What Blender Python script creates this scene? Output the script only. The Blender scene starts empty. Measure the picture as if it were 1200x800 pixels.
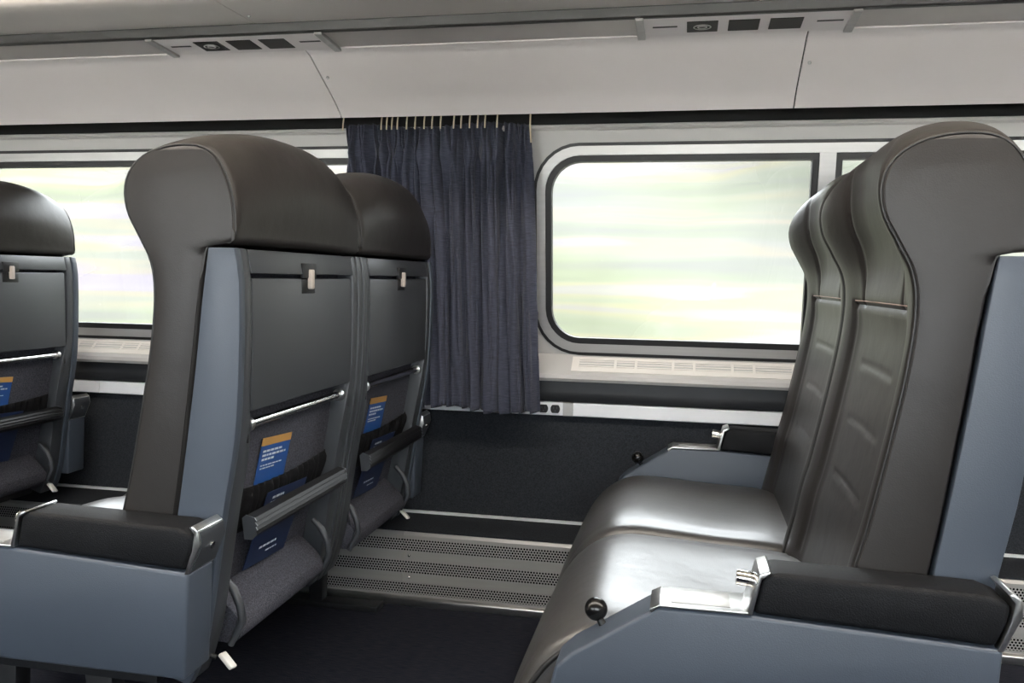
import bpy, bmesh, math, random
from mathutils import Vector, Matrix
random.seed(7)
SC = bpy.context.scene
COL = SC.collection

# ------------------------------------------------------------------ camera, world, exposure
CAM_H = 1.0
YAW, PITCH, ROLL = math.radians(11.45), math.radians(-4.25), math.radians(-1.0)
cam_data = bpy.data.cameras.new('camera')
cam_data.sensor_width = 36.0
cam_data.lens = 30.0
cam_data.clip_start = 0.02
cam = bpy.data.objects.new('camera', cam_data)
COL.objects.link(cam)
M = Matrix.Rotation(YAW, 3, 'Z') @ Matrix.Rotation(PITCH, 3, 'X') @ Matrix.Rotation(ROLL, 3, 'Y')
r_, u_, b_ = M @ Vector((1, 0, 0)), M @ Vector((0, 0, 1)), -(M @ Vector((0, 1, 0)))
cam.matrix_world = Matrix(((r_.x, u_.x, b_.x, 0), (r_.y, u_.y, b_.y, 0), (r_.z, u_.z, b_.z, CAM_H), (0, 0, 0, 1)))
SC.camera = cam

SKY = 10.0
world = bpy.data.worlds.new('overcast_sky')
SC.world = world
world.use_nodes = True
wn = world.node_tree.nodes
wn['Background'].inputs[0].default_value = (0.93, 0.97, 1.0, 1)
wn['Background'].inputs[1].default_value = SKY
sun_d = bpy.data.lights.new('sun', 'SUN')
sun_d.energy = 55.0
sun_d.angle = math.radians(6)
sun_d.color = (1.0, 0.97, 0.93)
sun = bpy.data.objects.new('sun', sun_d)
COL.objects.link(sun)
sun.rotation_euler = Vector((0.15, -0.42, 0.90)).to_track_quat('Z', 'Y').to_euler()
SC.view_settings.view_transform = 'Standard'
SC.view_settings.look = 'None'
SC.view_settings.exposure = 0.6
SC.view_settings.gamma = 1.0
SC.view_settings.use_curve_mapping = False

# ------------------------------------------------------------------ materials
def new_mat(name):
    m = bpy.data.materials.new(name)
    m.use_nodes = True
    return m, m.node_tree.nodes, m.node_tree.links, m.node_tree.nodes['Principled BSDF']

def surf(name, col, rough=0.5, metal=0.0, spec=0.5, var=0.0, vscale=8.0, stretch=(1, 1, 1), bump=0.0, bscale=200.0,
         col2=None, coat=0.0, sheen=0.0):
    m, n, l, p = new_mat(name)
    p.inputs['Roughness'].default_value = rough
    p.inputs['Metallic'].default_value = metal
    p.inputs['Specular IOR Level'].default_value = spec
    p.inputs['Coat Weight'].default_value = coat
    p.inputs['Sheen Weight'].default_value = sheen
    tc = n.new('ShaderNodeTexCoord')
    mp = n.new('ShaderNodeMapping')
    mp.inputs['Scale'].default_value = stretch
    l.new(tc.outputs['Object'], mp.inputs[0])
    nz = n.new('ShaderNodeTexNoise')
    nz.inputs['Scale'].default_value = vscale
    nz.inputs['Detail'].default_value = 5
    l.new(mp.outputs[0], nz.inputs['Vector'])
    mix = n.new('ShaderNodeMix'); mix.data_type = 'RGBA'
    c2 = col2 or tuple(c * (1 + var) for c in col)
    c1 = col if col2 else tuple(c * (1 - var) for c in col)
    rmp = n.new('ShaderNodeMapRange')
    rmp.inputs[1].default_value = 0.3; rmp.inputs[2].default_value = 0.7
    l.new(nz.outputs['Fac'], rmp.inputs[0])
    l.new(rmp.outputs[0], mix.inputs['Factor'])
    mix.inputs['A'].default_value = (*c1, 1)
    mix.inputs['B'].default_value = (*c2, 1)
    l.new(mix.outputs['Result'], p.inputs['Base Color'])
    if bump:
        nb = n.new('ShaderNodeTexNoise')
        nb.inputs['Scale'].default_value = bscale
        nb.inputs['Detail'].default_value = 3
        l.new(tc.outputs['Object'], nb.inputs['Vector'])
        bp = n.new('ShaderNodeBump')
        bp.inputs['Strength'].default_value = bump
        bp.inputs['Distance'].default_value = 0.002
        l.new(nb.outputs['Fac'], bp.inputs['Height'])
        l.new(bp.outputs[0], p.inputs['Normal'])
    return m

def leather_mat(name, col, rough, spec=0.36):
    m = surf(name, col, rough, var=0.12, vscale=5, spec=spec)
    n, l = m.node_tree.nodes, m.node_tree.links
    p = n['Principled BSDF']
    tc = n.new('ShaderNodeTexCoord')
    v = n.new('ShaderNodeTexVoronoi'); v.inputs['Scale'].default_value = 420
    nz = n.new('ShaderNodeTexNoise'); nz.inputs['Scale'].default_value = 14; nz.inputs['Detail'].default_value = 3
    l.new(tc.outputs['Object'], v.inputs['Vector']); l.new(tc.outputs['Object'], nz.inputs['Vector'])
    b1 = n.new('ShaderNodeBump'); b1.inputs['Strength'].default_value = 0.12; b1.inputs['Distance'].default_value = 0.001
    b2 = n.new('ShaderNodeBump'); b2.inputs['Strength'].default_value = 0.25; b2.inputs['Distance'].default_value = 0.006
    l.new(v.outputs['Distance'], b1.inputs['Height']); l.new(nz.outputs['Fac'], b2.inputs['Height'])
    l.new(b2.outputs[0], b1.inputs['Normal']); l.new(b1.outputs[0], p.inputs['Normal'])
    return m

def perforated_mat(name):
    m = surf(name, (0.38, 0.375, 0.37), 0.40, metal=0.25, var=0.08, vscale=6, stretch=(1, 1, 8))
    n, l = m.node_tree.nodes, m.node_tree.links
    p = n['Principled BSDF']
    tc = n.new('ShaderNodeTexCoord'); sp = n.new('ShaderNodeSeparateXYZ')
    l.new(tc.outputs['Object'], sp.inputs[0])
    def math_(op, a, b=None, c=None):
        q = n.new('ShaderNodeMath'); q.operation = op
        for i, x in enumerate((a, b, c)):
            if x is None: continue
            if isinstance(x, (int, float)): q.inputs[i].default_value = x
            else: l.new(x, q.inputs[i])
        return q.outputs[0]
    P, Q = 0.0088, 0.0076
    row = math_('FLOOR', math_('DIVIDE', sp.outputs['Z'], Q))
    odd = math_('MULTIPLY', math_('MODULO', row, 2.0), 0.5)
    fx = math_('SUBTRACT', math_('FRACT', math_('ADD', math_('DIVIDE', sp.outputs['X'], P), odd)), 0.5)
    fz = math_('SUBTRACT', math_('FRACT', math_('DIVIDE', sp.outputs['Z'], Q)), 0.5)
    d = math_('SQRT', math_('ADD', math_('POWER', math_('MULTIPLY', fx, P), 2.0), math_('POWER', math_('MULTIPLY', fz, Q), 2.0)))
    hole = math_('LESS_THAN', d, 0.0029)
    band = None
    for z0, z1 in ((0.169, 0.205), (0.100, 0.137), (0.035, 0.070)):
        t = math_('MULTIPLY', math_('GREATER_THAN', sp.outputs['Z'], z0), math_('LESS_THAN', sp.outputs['Z'], z1))
        band = t if band is None else math_('ADD', band, t)
    hole = math_('MULTIPLY', hole, band)
    old = p.inputs['Base Color'].links[0].from_socket
    mx = n.new('ShaderNodeMix'); mx.data_type = 'RGBA'
    l.new(hole, mx.inputs['Factor']); l.new(old, mx.inputs['A']); mx.inputs['B'].default_value = (0.004, 0.004, 0.005, 1)
    l.new(mx.outputs['Result'], p.inputs['Base Color'])
    inv = math_('SUBTRACT', 1.0, hole)
    l.new(math_('MULTIPLY', inv, 0.25), p.inputs['Metallic'])
    l.new(math_('MULTIPLY', inv, 0.5), p.inputs['Specular IOR Level'])
    return m

def glass_mat():
    m = bpy.data.materials.new('window_glass'); m.use_nodes = True
    n, l = m.node_tree.nodes, m.node_tree.links
    n.remove(n['Principled BSDF'])
    t = n.new('ShaderNodeBsdfTransparent'); t.inputs[0].default_value = (0.96, 0.97, 0.97, 1)
    g = n.new('ShaderNodeBsdfGlossy'); g.inputs['Roughness'].default_value = 0.02
    fr = n.new('ShaderNodeFresnel'); fr.inputs[0].default_value = 1.45
    mx = n.new('ShaderNodeMixShader')
    l.new(fr.outputs[0], mx.inputs[0]); l.new(t.outputs[0], mx.inputs[1]); l.new(g.outputs[0], mx.inputs[2])
    l.new(mx.outputs[0], n['Material Output'].inputs['Surface'])
    return m

def emit_mat(name, col, s):
    m, n, l, p = new_mat(name)
    p.inputs['Base Color'].default_value = (0.8, 0.8, 0.78, 1)
    p.inputs['Emission Color'].default_value = (*col, 1)
    p.inputs['Emission Strength'].default_value = s
    return m

def foliage_mat():
    m, n, l, p = new_mat('streaked_foliage')
    p.inputs['Roughness'].default_value = 0.9
    p.inputs['Specular IOR Level'].default_value = 0.0
    tc = n.new('ShaderNodeTexCoord')
    def noise(sc, stretch, detail, off):
        mp = n.new('ShaderNodeMapping'); mp.inputs['Scale'].default_value = stretch; mp.inputs['Location'].default_value = off
        l.new(tc.outputs['Object'], mp.inputs[0])
        z = n.new('ShaderNodeTexNoise'); z.inputs['Scale'].default_value = sc; z.inputs['Detail'].default_value = detail
        l.new(mp.outputs[0], z.inputs['Vector']); return z.outputs['Fac']
    a = noise(1.0, (0.22, 0.2, 6.0), 5, (3.1, 0, 0.7))
    b = noise(1.0, (0.25, 0.2, 0.9), 2, (9.4, 2, 4.7))
    r1 = n.new('ShaderNodeValToRGB')
    e = r1.color_ramp.elements
    e[0].position = 0.30; e[0].color = (0.70, 0.76, 0.71, 1)
    e[1].position = 0.72; e[1].color = (0.95, 0.97, 0.93, 1)
    for pos, c in ((0.40, (0.74, 0.84, 0.69, 1)), (0.47, (0.80, 0.88, 0.76, 1)), (0.54, (0.93, 0.94, 0.72, 1)), (0.60, (0.86, 0.87, 0.92, 1))):
        q = e.new(pos); q.color = c
    l.new(a, r1.inputs[0])
    r2 = n.new('ShaderNodeValToRGB')
    e = r2.color_ramp.elements
    e[0].position = 0.40; e[0].color = (0.86, 0.85, 0.93, 1)
    e[1].position = 0.60; e[1].color = (0.94, 1.0, 0.80, 1)
    l.new(b, r2.inputs[0])
    mx = n.new('ShaderNodeMix'); mx.data_type = 'RGBA'; mx.blend_type = 'MULTIPLY'
    mx.inputs['Factor'].default_value = 0.8
    l.new(r1.outputs[0], mx.inputs['A']); l.new(r2.outputs[0], mx.inputs['B'])
    sc_ = n.new('ShaderNodeMix'); sc_.data_type = 'RGBA'; sc_.blend_type = 'MULTIPLY'; sc_.inputs['Factor'].default_value = 1.0
    l.new(mx.outputs['Result'], sc_.inputs['A']); sc_.inputs['B'].default_value = (0.0410, 0.0388, 0.0415, 1)
    l.new(sc_.outputs['Result'], p.inputs['Base Color'])
    return m

MT = dict(
    leather=leather_mat('grey_leather', (0.024, 0.0215, 0.0205), 0.43, 0.38),
    leather_seat=leather_mat('seat_leather', (0.055, 0.052, 0.051), 0.34, 0.75),
    piping=surf('piping', (0.022, 0.021, 0.021), 0.4, var=0.1),
    stitch=surf('pale_stitching', (0.40, 0.30, 0.26), 0.7, var=0.1),
    blue=surf('blue_grey_plastic', (0.058, 0.072, 0.096), 0.42, var=0.05, vscale=4, bump=0.15, bscale=500),
    shell=surf('shaded_shell_plastic', (0.048, 0.053, 0.061), 0.40, var=0.06, vscale=5, bump=0.12, bscale=400),  # same plastic as the blue-grey panels, shade put into a darker tone
    tray=surf('shaded_tray_plastic', (0.052, 0.057, 0.064), 0.45, var=0.04, vscale=5, bump=0.12, bscale=500),  # side panel plastic again, its shaded look mixed into the colour
    black=surf('black_plastic', (0.012, 0.013, 0.015), 0.45, var=0.2, vscale=30, bump=0.2, bscale=300),
    ribbed=surf('ribbed_rubber', (0.007, 0.007, 0.008), 0.5, var=0.2, spec=0.25),
    gloss=surf('glossy_black', (0.006, 0.006, 0.006), 0.22, var=0.1),
    padblack=surf('black_vinyl', (0.007, 0.0075, 0.009), 0.6, spec=0.2, var=0.15, vscale=30, bump=0.5, bscale=500),
    rubber=surf('dark_rubber', (0.020, 0.022, 0.026), 0.5, var=0.15, vscale=10),
    gasket=surf('black_gasket', (0.008, 0.008, 0.009), 0.45, var=0.1),
    chrome=surf('chrome', (0.75, 0.75, 0.75), 0.14, metal=1.0, var=0.05),
    steel=surf('brushed_steel', (0.62, 0.62, 0.61), 0.30, metal=1.0, var=0.08, vscale=3, stretch=(1, 30, 30)),
    alu=surf('aluminium', (0.48, 0.475, 0.47), 0.38, metal=0.55, var=0.05, vscale=4, stretch=(1, 20, 20)),
    panel=surf('grey_wall_panel', (0.52, 0.51, 0.50), 0.45, var=0.04, vscale=3),
    cove=surf('cove_panel', (0.78, 0.735, 0.735), 0.5, var=0.04, vscale=2.5),
    rack=surf('rack_panel', (0.66, 0.62, 0.59), 0.5, var=0.04, vscale=3),
    strip=surf('service_strip_metal', (0.55, 0.52, 0.50), 0.35, metal=0.3, var=0.03),
    rackedge=surf('dark_rack_edge', (0.045, 0.044, 0.043), 0.45, var=0.1),
    ceil=surf('cream_ceiling', (0.70, 0.66, 0.55), 0.6, var=0.02),
    white=surf('white_plastic', (0.72, 0.74, 0.76), 0.35, var=0.03),
    raceway=surf('white_raceway', (0.84, 0.86, 0.90), 0.35, var=0.03),
    grille=surf('ivory_grille', (0.78, 0.75, 0.71), 0.42, var=0.03),
    wallcarpet=surf('charcoal_wall_carpet', (0.026, 0.029, 0.035), 0.9, var=0.35, vscale=260, bump=0.4, bscale=300, spec=0.2),
    carpet=surf('navy_carpet', (0.010, 0.012, 0.022), 0.95, vscale=30, stretch=(1, 9, 1), col2=(0.030, 0.031, 0.040), bump=0.6, bscale=220, spec=0.15),
    greyfab=surf('grey_speckled_fabric', (0.028, 0.029, 0.038), 0.95, vscale=330, col2=(0.115, 0.116, 0.140), bump=0.6, bscale=330, spec=0.15),
    mesh=surf('black_elastic', (0.007, 0.007, 0.008), 0.8, spec=0.15, var=0.3, vscale=60, bump=0.5, bscale=260),
    curtain=surf('blue_slub_cloth', (0.034, 0.038, 0.058), 0.85, vscale=40, stretch=(1.0, 1.0, 14), col2=(0.080, 0.086, 0.122), bump=0.4, bscale=350, sheen=0.15, spec=0.2),
    cord=surf('cream_cord', (0.66, 0.58, 0.42), 0.8, var=0.1),
    heater=perforated_mat('perforated_steel'),
    glass=glass_mat(),
    lens=surf('smoked_lens', (0.006, 0.006, 0.006), 0.35, var=0.1, spec=0.2),
    cardblue=surf('card_blue', (0.020, 0.085, 0.30), 0.45, var=0.05),
    cardnavy=surf('card_navy', (0.010, 0.022, 0.070), 0.5, var=0.05),
    cardorange=surf('card_orange', (0.62, 0.34, 0.10), 0.45, var=0.05),
    cardprint=surf('card_print', (0.70, 0.76, 0.85), 0.5, var=0.05),
    ivory=surf('ivory_plastic', (0.82, 0.80, 0.75), 0.4, var=0.03),
    tan=surf('tan_plastic', (0.56, 0.50, 0.45), 0.45, var=0.1),
    lamp=emit_mat('fluorescent_diffuser', (1.0, 0.91, 0.80), 14.0),
    foliage=foliage_mat(),
    ground=surf('track_ballast', (0.42, 0.41, 0.38), 0.95, var=0.3, vscale=5),
)

# ------------------------------------------------------------------ helpers
def link(name, me, mat=None, parent=None):
    o = bpy.data.objects.new(name, me)
    COL.objects.link(o)
    if mat is not None and me is not None and len(me.materials) == 0:
        me.materials.append(MT[mat])
    if parent is not None:
        o.parent = parent
    return o

def finish(bm, name, smooth=True, angle=35, recalc=True):
    if recalc:
        bmesh.ops.recalc_face_normals(bm, faces=bm.faces)
    me = bpy.data.meshes.new(name)
    bm.to_mesh(me); bm.free()
    if smooth:
        for f in me.polygons: f.use_smooth = True
        me.set_sharp_from_angle(angle=math.radians(angle))
    return me

def tag(o, label=None, cat=None, group=None, kind=None):
    if label: o['label'] = label
    if cat: o['category'] = cat
    if group: o['group'] = group
    if kind: o['kind'] = kind
    return o

def empty(name, loc=(0, 0, 0)):
    o = bpy.data.objects.new(name, None)
    COL.objects.link(o); o.location = loc; o.empty_display_size = 0.05
    return o

def box(name, lo, hi, mat, parent=None, bev=0.0, seg=2):
    bm = bmesh.new()
    bmesh.ops.create_cube(bm, size=1)
    for v in bm.verts:
        v.co = Vector([lo[i] + (v.co[i] + 0.5) * (hi[i] - lo[i]) for i in range(3)])
    if bev:
        bmesh.ops.bevel(bm, geom=bm.edges[:], offset=bev, segments=seg, affect='EDGES', profile=0.5)
    return link(name, finish(bm, name), mat, parent)

def prism(name, poly, y0, y1, mat, parent=None, bev=0.0, seg=2, angle=35, axis='y'):
    """polygon in (x,z) extruded along y (axis='y'), or polygon in (y,z) extruded along x (axis='x')"""
    bm = bmesh.new()
    if axis == 'y':
        a = [bm.verts.new((p[0], y0, p[1])) for p in poly]; b = [bm.verts.new((p[0], y1, p[1])) for p in poly]
    else:
        a = [bm.verts.new((y0, p[0], p[1])) for p in poly]; b = [bm.verts.new((y1, p[0], p[1])) for p in poly]
    n = len(poly)
    bm.faces.new(a); bm.faces.new(b[::-1])
    for i in range(n):
        bm.faces.new((a[i], a[(i + 1) % n], b[(i + 1) % n], b[i]))
    bmesh.ops.recalc_face_normals(bm, faces=bm.faces)
    if bev:
        ed = [e for e in bm.edges if e.is_manifold and e.calc_face_angle() > math.radians(20)]
        bmesh.ops.bevel(bm, geom=ed, offset=bev, segments=seg, affect='EDGES', profile=0.5, clamp_overlap=True)
    return link(name, finish(bm, name, angle=angle), mat, parent)

def tube_bm(bm, pts, r, n=8, closed=False):
    pts = [Vector(p) for p in pts]
    m = len(pts); rings = []
    for i, p in enumerate(pts):
        if closed: t = (pts[(i + 1) % m] - pts[i - 1])
        else: t = pts[min(i + 1, m - 1)] - pts[max(i - 1, 0)]
        t.normalize()
        ref = Vector((0, 1, 0)) if abs(t.y) < 0.9 else Vector((0, 0, 1))
        a = t.cross(ref).normalized(); b = t.cross(a)
        rr = r[i] if isinstance(r, (list, tuple)) else r
        rings.append([bm.verts.new(p + rr * (math.cos(2 * math.pi * k / n) * a + math.sin(2 * math.pi * k / n) * b)) for k in range(n)])
    for i in range(m if closed else m - 1):
        A, B = rings[i], rings[(i + 1) % m]
        for k in range(n):
            bm.faces.new((A[k], A[(k + 1) % n], B[(k + 1) % n], B[k]))
    if not closed:
        bm.faces.new(rings[0]); bm.faces.new(rings[-1][::-1])

def tube(name, pts, r, mat, parent=None, n=10, closed=False):
    bm = bmesh.new(); tube_bm(bm, pts, r, n, closed)
    return link(name, finish(bm, name, angle=50), mat, parent)

def cyl(name, p0, p1, r, mat, parent=None, n=20, bev=0.0):
    p0, p1 = Vector(p0), Vector(p1)
    bm = bmesh.new()
    L = (p1 - p0).length
    bmesh.ops.create_cone(bm, cap_ends=True, segments=n, radius1=r, radius2=r, depth=L)
    if bev:
        ed = [e for e in bm.edges if e.calc_face_angle(0) > 1.0]
        bmesh.ops.bevel(bm, geom=ed, offset=bev, segments=2, affect='EDGES', profile=0.5)
    q = (p1 - p0).to_track_quat('Z', 'Y').to_matrix().to_4x4()
    bm.transform(Matrix.Translation((p0 + p1) / 2) @ q)
    return link(name, finish(bm, name), mat, parent)

def sphere(name, c, r, mat, parent=None):
    bm = bmesh.new()
    bmesh.ops.create_uvsphere(bm, u_segments=24, v_segments=16, radius=r)
    bm.transform(Matrix.Translation(c))
    return link(name, finish(bm, name, angle=180), mat, parent)

def catmull(pts, step, closed=False):
    """resample smooth curve through 2-D points, roughly every step"""
    P = [Vector(p) for p in pts]; out = []; n = len(P)
    for i in range(n if closed else n - 1):
        p1, p2 = P[i], P[(i + 1) % n]
        p0 = P[i - 1] if (closed or i > 0) else p1 * 2 - p2
        p3 = P[(i + 2) % n] if (closed or i + 2 < n) else p2 * 2 - p1
        k = max(2, int((p2 - p1).length / step))
        for j in range(k):
            t = j / k
            out.append(0.5 * ((2 * p1) + (p2 - p0) * t + (2 * p0 - 5 * p1 + 4 * p2 - p3) * t * t + (3 * p1 - p0 - 3 * p2 + p3) * t ** 3))
    if not closed: out.append(P[-1].copy())
    return out

def sstep(a, b, x):
    t = min(1, max(0, (x - a) / (b - a)))
    return t * t * (3 - 2 * t)

def gauss(x, s):
    return math.exp(-(x / s) ** 2)

# ================================================================== SETTING
XL, XR = -4.68, 3.32            # inside of the car along its length
CY = 0.935                      # centre line of the car
W0 = (-3.68, -1.68, 0.32, 2.32)  # window centres, one every 2 m
def wall_y(z):                  # inward-leaning window wall
    return 2.61 - 0.147 * (z - 0.82)

def mir(p, s):                  # far side as is, near side mirrored about the centre line
    return p if s > 0 else (p[0], 2 * CY - p[1], p[2])

def sheet_x(name, prof, x0, x1, s, mat, parent=None, thick=0.006, angle=30, nx=1):
    """solid strip: profile (y,z) list extruded along x with thickness"""
    bm = bmesh.new(); rows = []
    n = len(prof)
    nrm = []
    for i in range(n):
        a = Vector(prof[max(i - 1, 0)]); b = Vector(prof[min(i + 1, n - 1)])
        t = (b - a).normalized(); nrm.append(Vector((-t.y, t.x)))
    for x in (x0, x1):
        for sgn in (0, thick):
            rows.append([bm.verts.new(mir((x, p[0] + nrm[i].x * sgn, p[1] + nrm[i].y * sgn), s)) for i, p in enumerate(prof)])
    A0, A1, B0, B1 = rows
    for i in range(n - 1):
        bm.faces.new((A0[i], A0[i + 1], B0[i + 1], B0[i])); bm.faces.new((A1[i], B1[i], B1[i + 1], A1[i + 1]))
        bm.faces.new((A0[i], A1[i], A1[i + 1], A0[i + 1])); bm.faces.new((B0[i], B0[i + 1], B1[i + 1], B1[i]))
    bm.faces.new((A0[0], B0[0], B1[0], A1[0])); bm.faces.new((A0[-1], A1[-1], B1[-1], B0[-1]))
    return link(name, finish(bm, name, angle=angle), mat, parent)

def rrect(x0, x1, h0, h1, rl, rr, k=8):
    """rounded rectangle outline (x,h); rl / rr the corner radii at the left / right end"""
    out = []
    for cx, cz, r, a0 in ((x1 - rr, h1 - rr, rr, 0), (x0 + rl, h1 - rl, rl, 90), (x0 + rl, h0 + rl, rl, 180), (x1 - rr, h0 + rr, rr, 270)):
        for j in range(k + 1):
            a = math.radians(a0 + 90 * j / k)
            out.append((cx + r * math.cos(a), cz + r * math.sin(a)))
    return out

def wp(x, z, d, s):
    """point on the leaning window wall, d metres proud of it towards the aisle"""
    return mir((x, wall_y(z) - d, z), s)

def ring(name, outer, inner, d0, d1, s, mat, parent=None):
    """flat ring between two outlines on the window wall from depth d0 (back) to d1 (front)"""
    bm = bmesh.new(); n = len(outer)
    V = [[bm.verts.new(wp(p[0], p[1], d, s)) for p in o] for o, d in ((outer, d0), (outer, d1), (inner, d1), (inner, d0))]
    for a, b in ((0, 1), (1, 2), (2, 3), (3, 0)):
        for i in range(n):
            j = (i + 1) % n
            bm.faces.new((V[a][i], V[a][j], V[b][j], V[b][i]))
    bmesh.ops.remove_doubles(bm, verts=bm.verts, dist=1e-6)
    return link(name, finish(bm, name, angle=40), mat, parent)

def slab(name, outline, d0, d1, s, mat, parent=None):
    bm = bmesh.new()
    a = [bm.verts.new(wp(p[0], p[1], d0, s)) for p in outline]; b = [bm.verts.new(wp(p[0], p[1], d1, s)) for p in outline]
    n = len(a); bm.faces.new(a); bm.faces.new(b[::-1])
    for i in range(n): bm.faces.new((a[i], a[(i + 1) % n], b[(i + 1) % n], b[i]))
    return link(name, finish(bm, name, angle=40), mat, parent)

# floor, ceiling, end walls
fl = box('floor', (XL - 0.1, -0.95, -0.08), (XR + 0.1, 2.82, 0.0), 'carpet'); tag(fl, kind='structure', label='dark navy streaked carpet floor')
cp = [(-0.80, 1.50), (-0.74, 1.75), (-0.45, 2.02), (0.1, 2.16), (0.6, 2.21), (CY, 2.22), (1.27, 2.21), (1.77, 2.16), (2.32, 2.02), (2.61, 1.75), (2.67, 1.50)]
ce = sheet_x('ceiling', cp, XL - 0.05, XR + 0.05, 1, 'ceil', thick=0.03); tag(ce, kind='structure', label='cream arched ceiling of the train car')
for nm, x0, x1 in (('wall_left', XL - 0.08, XL), ('wall_right', XR, XR + 0.08)):
    w = box(nm, (x0, -0.95, 0), (x1, 2.82, 2.30), 'panel'); tag(w, kind='structure')

def side_wall(s, nm):
    root = empty(nm); tag(root, kind='structure')
    # lower carpeted wall
    bm_lo = mir((XL, 2.625, 0.0), s); bm_hi = mir((XR, 2.70, 0.70), s)
    lo = tuple(min(a, b) for a, b in zip(bm_lo, bm_hi)); hi = tuple(max(a, b) for a, b in zip(bm_lo, bm_hi))
    box('wainscot', lo, hi, 'wallcarpet', root)
    # panels with window openings, one per window
    for c in W0:
        out = rrect(c - 1.0, c + 1.0, 0.758, 1.450, 0.0004, 0.0004)
        hole = rrect(c - 0.775, c + 0.775, 0.769, 1.396, 0.135, 0.135)
        ring('window_panel', out, hole, -0.05, 0.0, s, 'panel', root)
        # shallow raised lip around the opening, as on the moulded liner
    # sloping ledge under the windows with its lip
    sheet_x('ledge', [(2.628, 0.768), (2.612, 0.760), (2.562, 0.716), (2.554, 0.709), (2.552, 0.700), (2.556, 0.694), (2.60, 0.692)], XL, XR, s, 'panel', root, thick=-0.004)
    return root
wall_back = side_wall(1, 'wall_back')
wall_front = side_wall(-1, 'wall_front')

WN = 0
def window(c, s):
    global WN
    WN += 1
    root = empty('window_%d' % WN); tag(root, kind='structure')
    R = rrect
    ring('outer_gasket', R(c - 0.777, c + 0.777, 0.767, 1.398, .137, .137), R(c - 0.768, c + 0.768, 0.776, 1.389, .128, .128), -0.01, 0.006, s, 'gasket', root)
    ring('frame', R(c - 0.768, c + 0.768, 0.776, 1.389, .128, .128), R(c - 0.742, c + 0.742, 0.802, 1.363, .105, .105), -0.03, 0.004, s, 'alu', root)
    xm = c + 0.055
    slab('mullion', [(xm - .022, .796), (xm + .022, .796), (xm + .022, 1.369), (xm - .022, 1.369)], -0.028, 0.003, s, 'alu', root)
    for x0, x1, rl, rr in ((c - 0.744, xm - 0.020, .105, .006), (xm + 0.020, c + 0.744, .006, .105)):
        g = ring('pane_gasket', R(x0, x1, .800, 1.365, rl, rr), R(x0 + .020, x1 - .020, .820, 1.345, max(rl - .018, .004), max(rr - .018, .004)), -0.032, -0.002, s, 'gasket', root)
        slab('pane', R(x0 + .012, x1 - .012, 0.812, 1.353, max(rl - .012, .005), max(rr - .012, .005)), -0.024, -0.019, s, 'glass', root)
    return root
for c in (W0[2], W0[1], W0[3], W0[0]): window(c, 1)
for c in W0: window(c, -1)

# coves, racks, dark curtain channel, for both sides
COVE = [tuple(p) for p in catmull([(2.400, 1.461), (2.352, 1.497), (2.285, 1.533), (2.215, 1.570), (2.185, 1.586), (2.153, 1.5935)], 0.02)]
SEAMS = [-4.68, -3.54, -2.275, -1.010, 0.2635, 1.530, 2.80, 3.32]
TN = 0
for s in (1, -1):
    TN += 1
    t = empty('trim_%d' % TN); tag(t, kind='structure')
    for a, b in zip(SEAMS[:-1], SEAMS[1:]):
        p = sheet_x('cove_panel', COVE, a + 0.0018, b - 0.0018, s, 'cove', t, thick=-0.006)
        if s > 0:
            for zz in (4,):
                q = COVE[len(COVE) // 2]
                sphere('screw', (a + 0.018, q[0] - 0.001, q[1] - 0.002), 0.0045, 'steel', p)
    TN += 1
    k = empty('trim_%d' % TN); tag(k, kind='structure')
    sheet_x('curtain_channel', [(2.400, 1.463), (2.404, 1.520), (2.47, 1.530), (2.532, 1.520), (2.519, 1.447)], XL, XR, s, 'gasket', k, thick=-0.004)
    sheet_x('liner_bead', [(2.506, 1.432), (2.499, 1.438), (2.502, 1.447), (2.516, 1.451)], XL, XR, s, 'panel', k, thick=-0.004)
    sheet_x('cove_backing', [(2.41, 1.475), (2.30, 1.545), (2.19, 1.60)], XL, XR, s, 'gasket', k, thick=-0.003)
    TN += 1
    rk = empty('trim_%d' % TN); tag(rk, kind='structure')
    sheet_x('service_strip', [(2.149, 1.5960), (2.034, 1.6040)], XL, XR, s, 'strip', rk, thick=-0.004)
    sheet_x('rack_edge', [(2.036, 1.6005), (2.028, 1.6010), (2.024, 1.6045), (2.020, 1.624), (2.012, 1.627)], XL, XR, s, 'rackedge', rk, thick=-0.006)
    RS = [-4.68, -3.60, -2.34, -1.078, 0.185, 1.45, 2.71, 3.32]
    for a, b in zip(RS[:-1], RS[1:]):
        p = sheet_x('rack_panel', [tuple(q) for q in catmull([(2.014, 1.6235), (1.93, 1.6225), (1.845, 1.622), (1.815, 1.630), (1.803, 1.652), (1.806, 1.690), (1.82, 1.70)], 0.02)], a + .001, b - .001, s, 'rack', rk, thick=-0.006)
        if s > 0: sphere('screw', (a - 0.012 + 0.03, 1.95, 1.6215), 0.0042, 'steel', p)
    sheet_x('rack_shelf', [(1.82, 1.66), (2.2, 1.66), (2.62, 1.66)], XL, XR, s, 'rack', rk, thick=-0.02)

# ceiling lamps along the aisle: real fluorescent diffusers
for i in range(6):
    x0 = XL + 0.12 + i * 1.31
    lmp = empty('ceiling_light', (x0 + 0.6, CY, 2.19))
    tag(lmp, 'long warm fluorescent ceiling light above the aisle', 'light', 'fluorescent lights along the ceiling')
    box('housing', (-0.62, -0.15, 0.0), (0.62, 0.15, 0.025), 'white', lmp, 0.004)
    box('diffuser', (-0.60, -0.125, -0.03), (0.60, 0.125, 0.0), 'lamp', lmp, 0.01)

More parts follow.
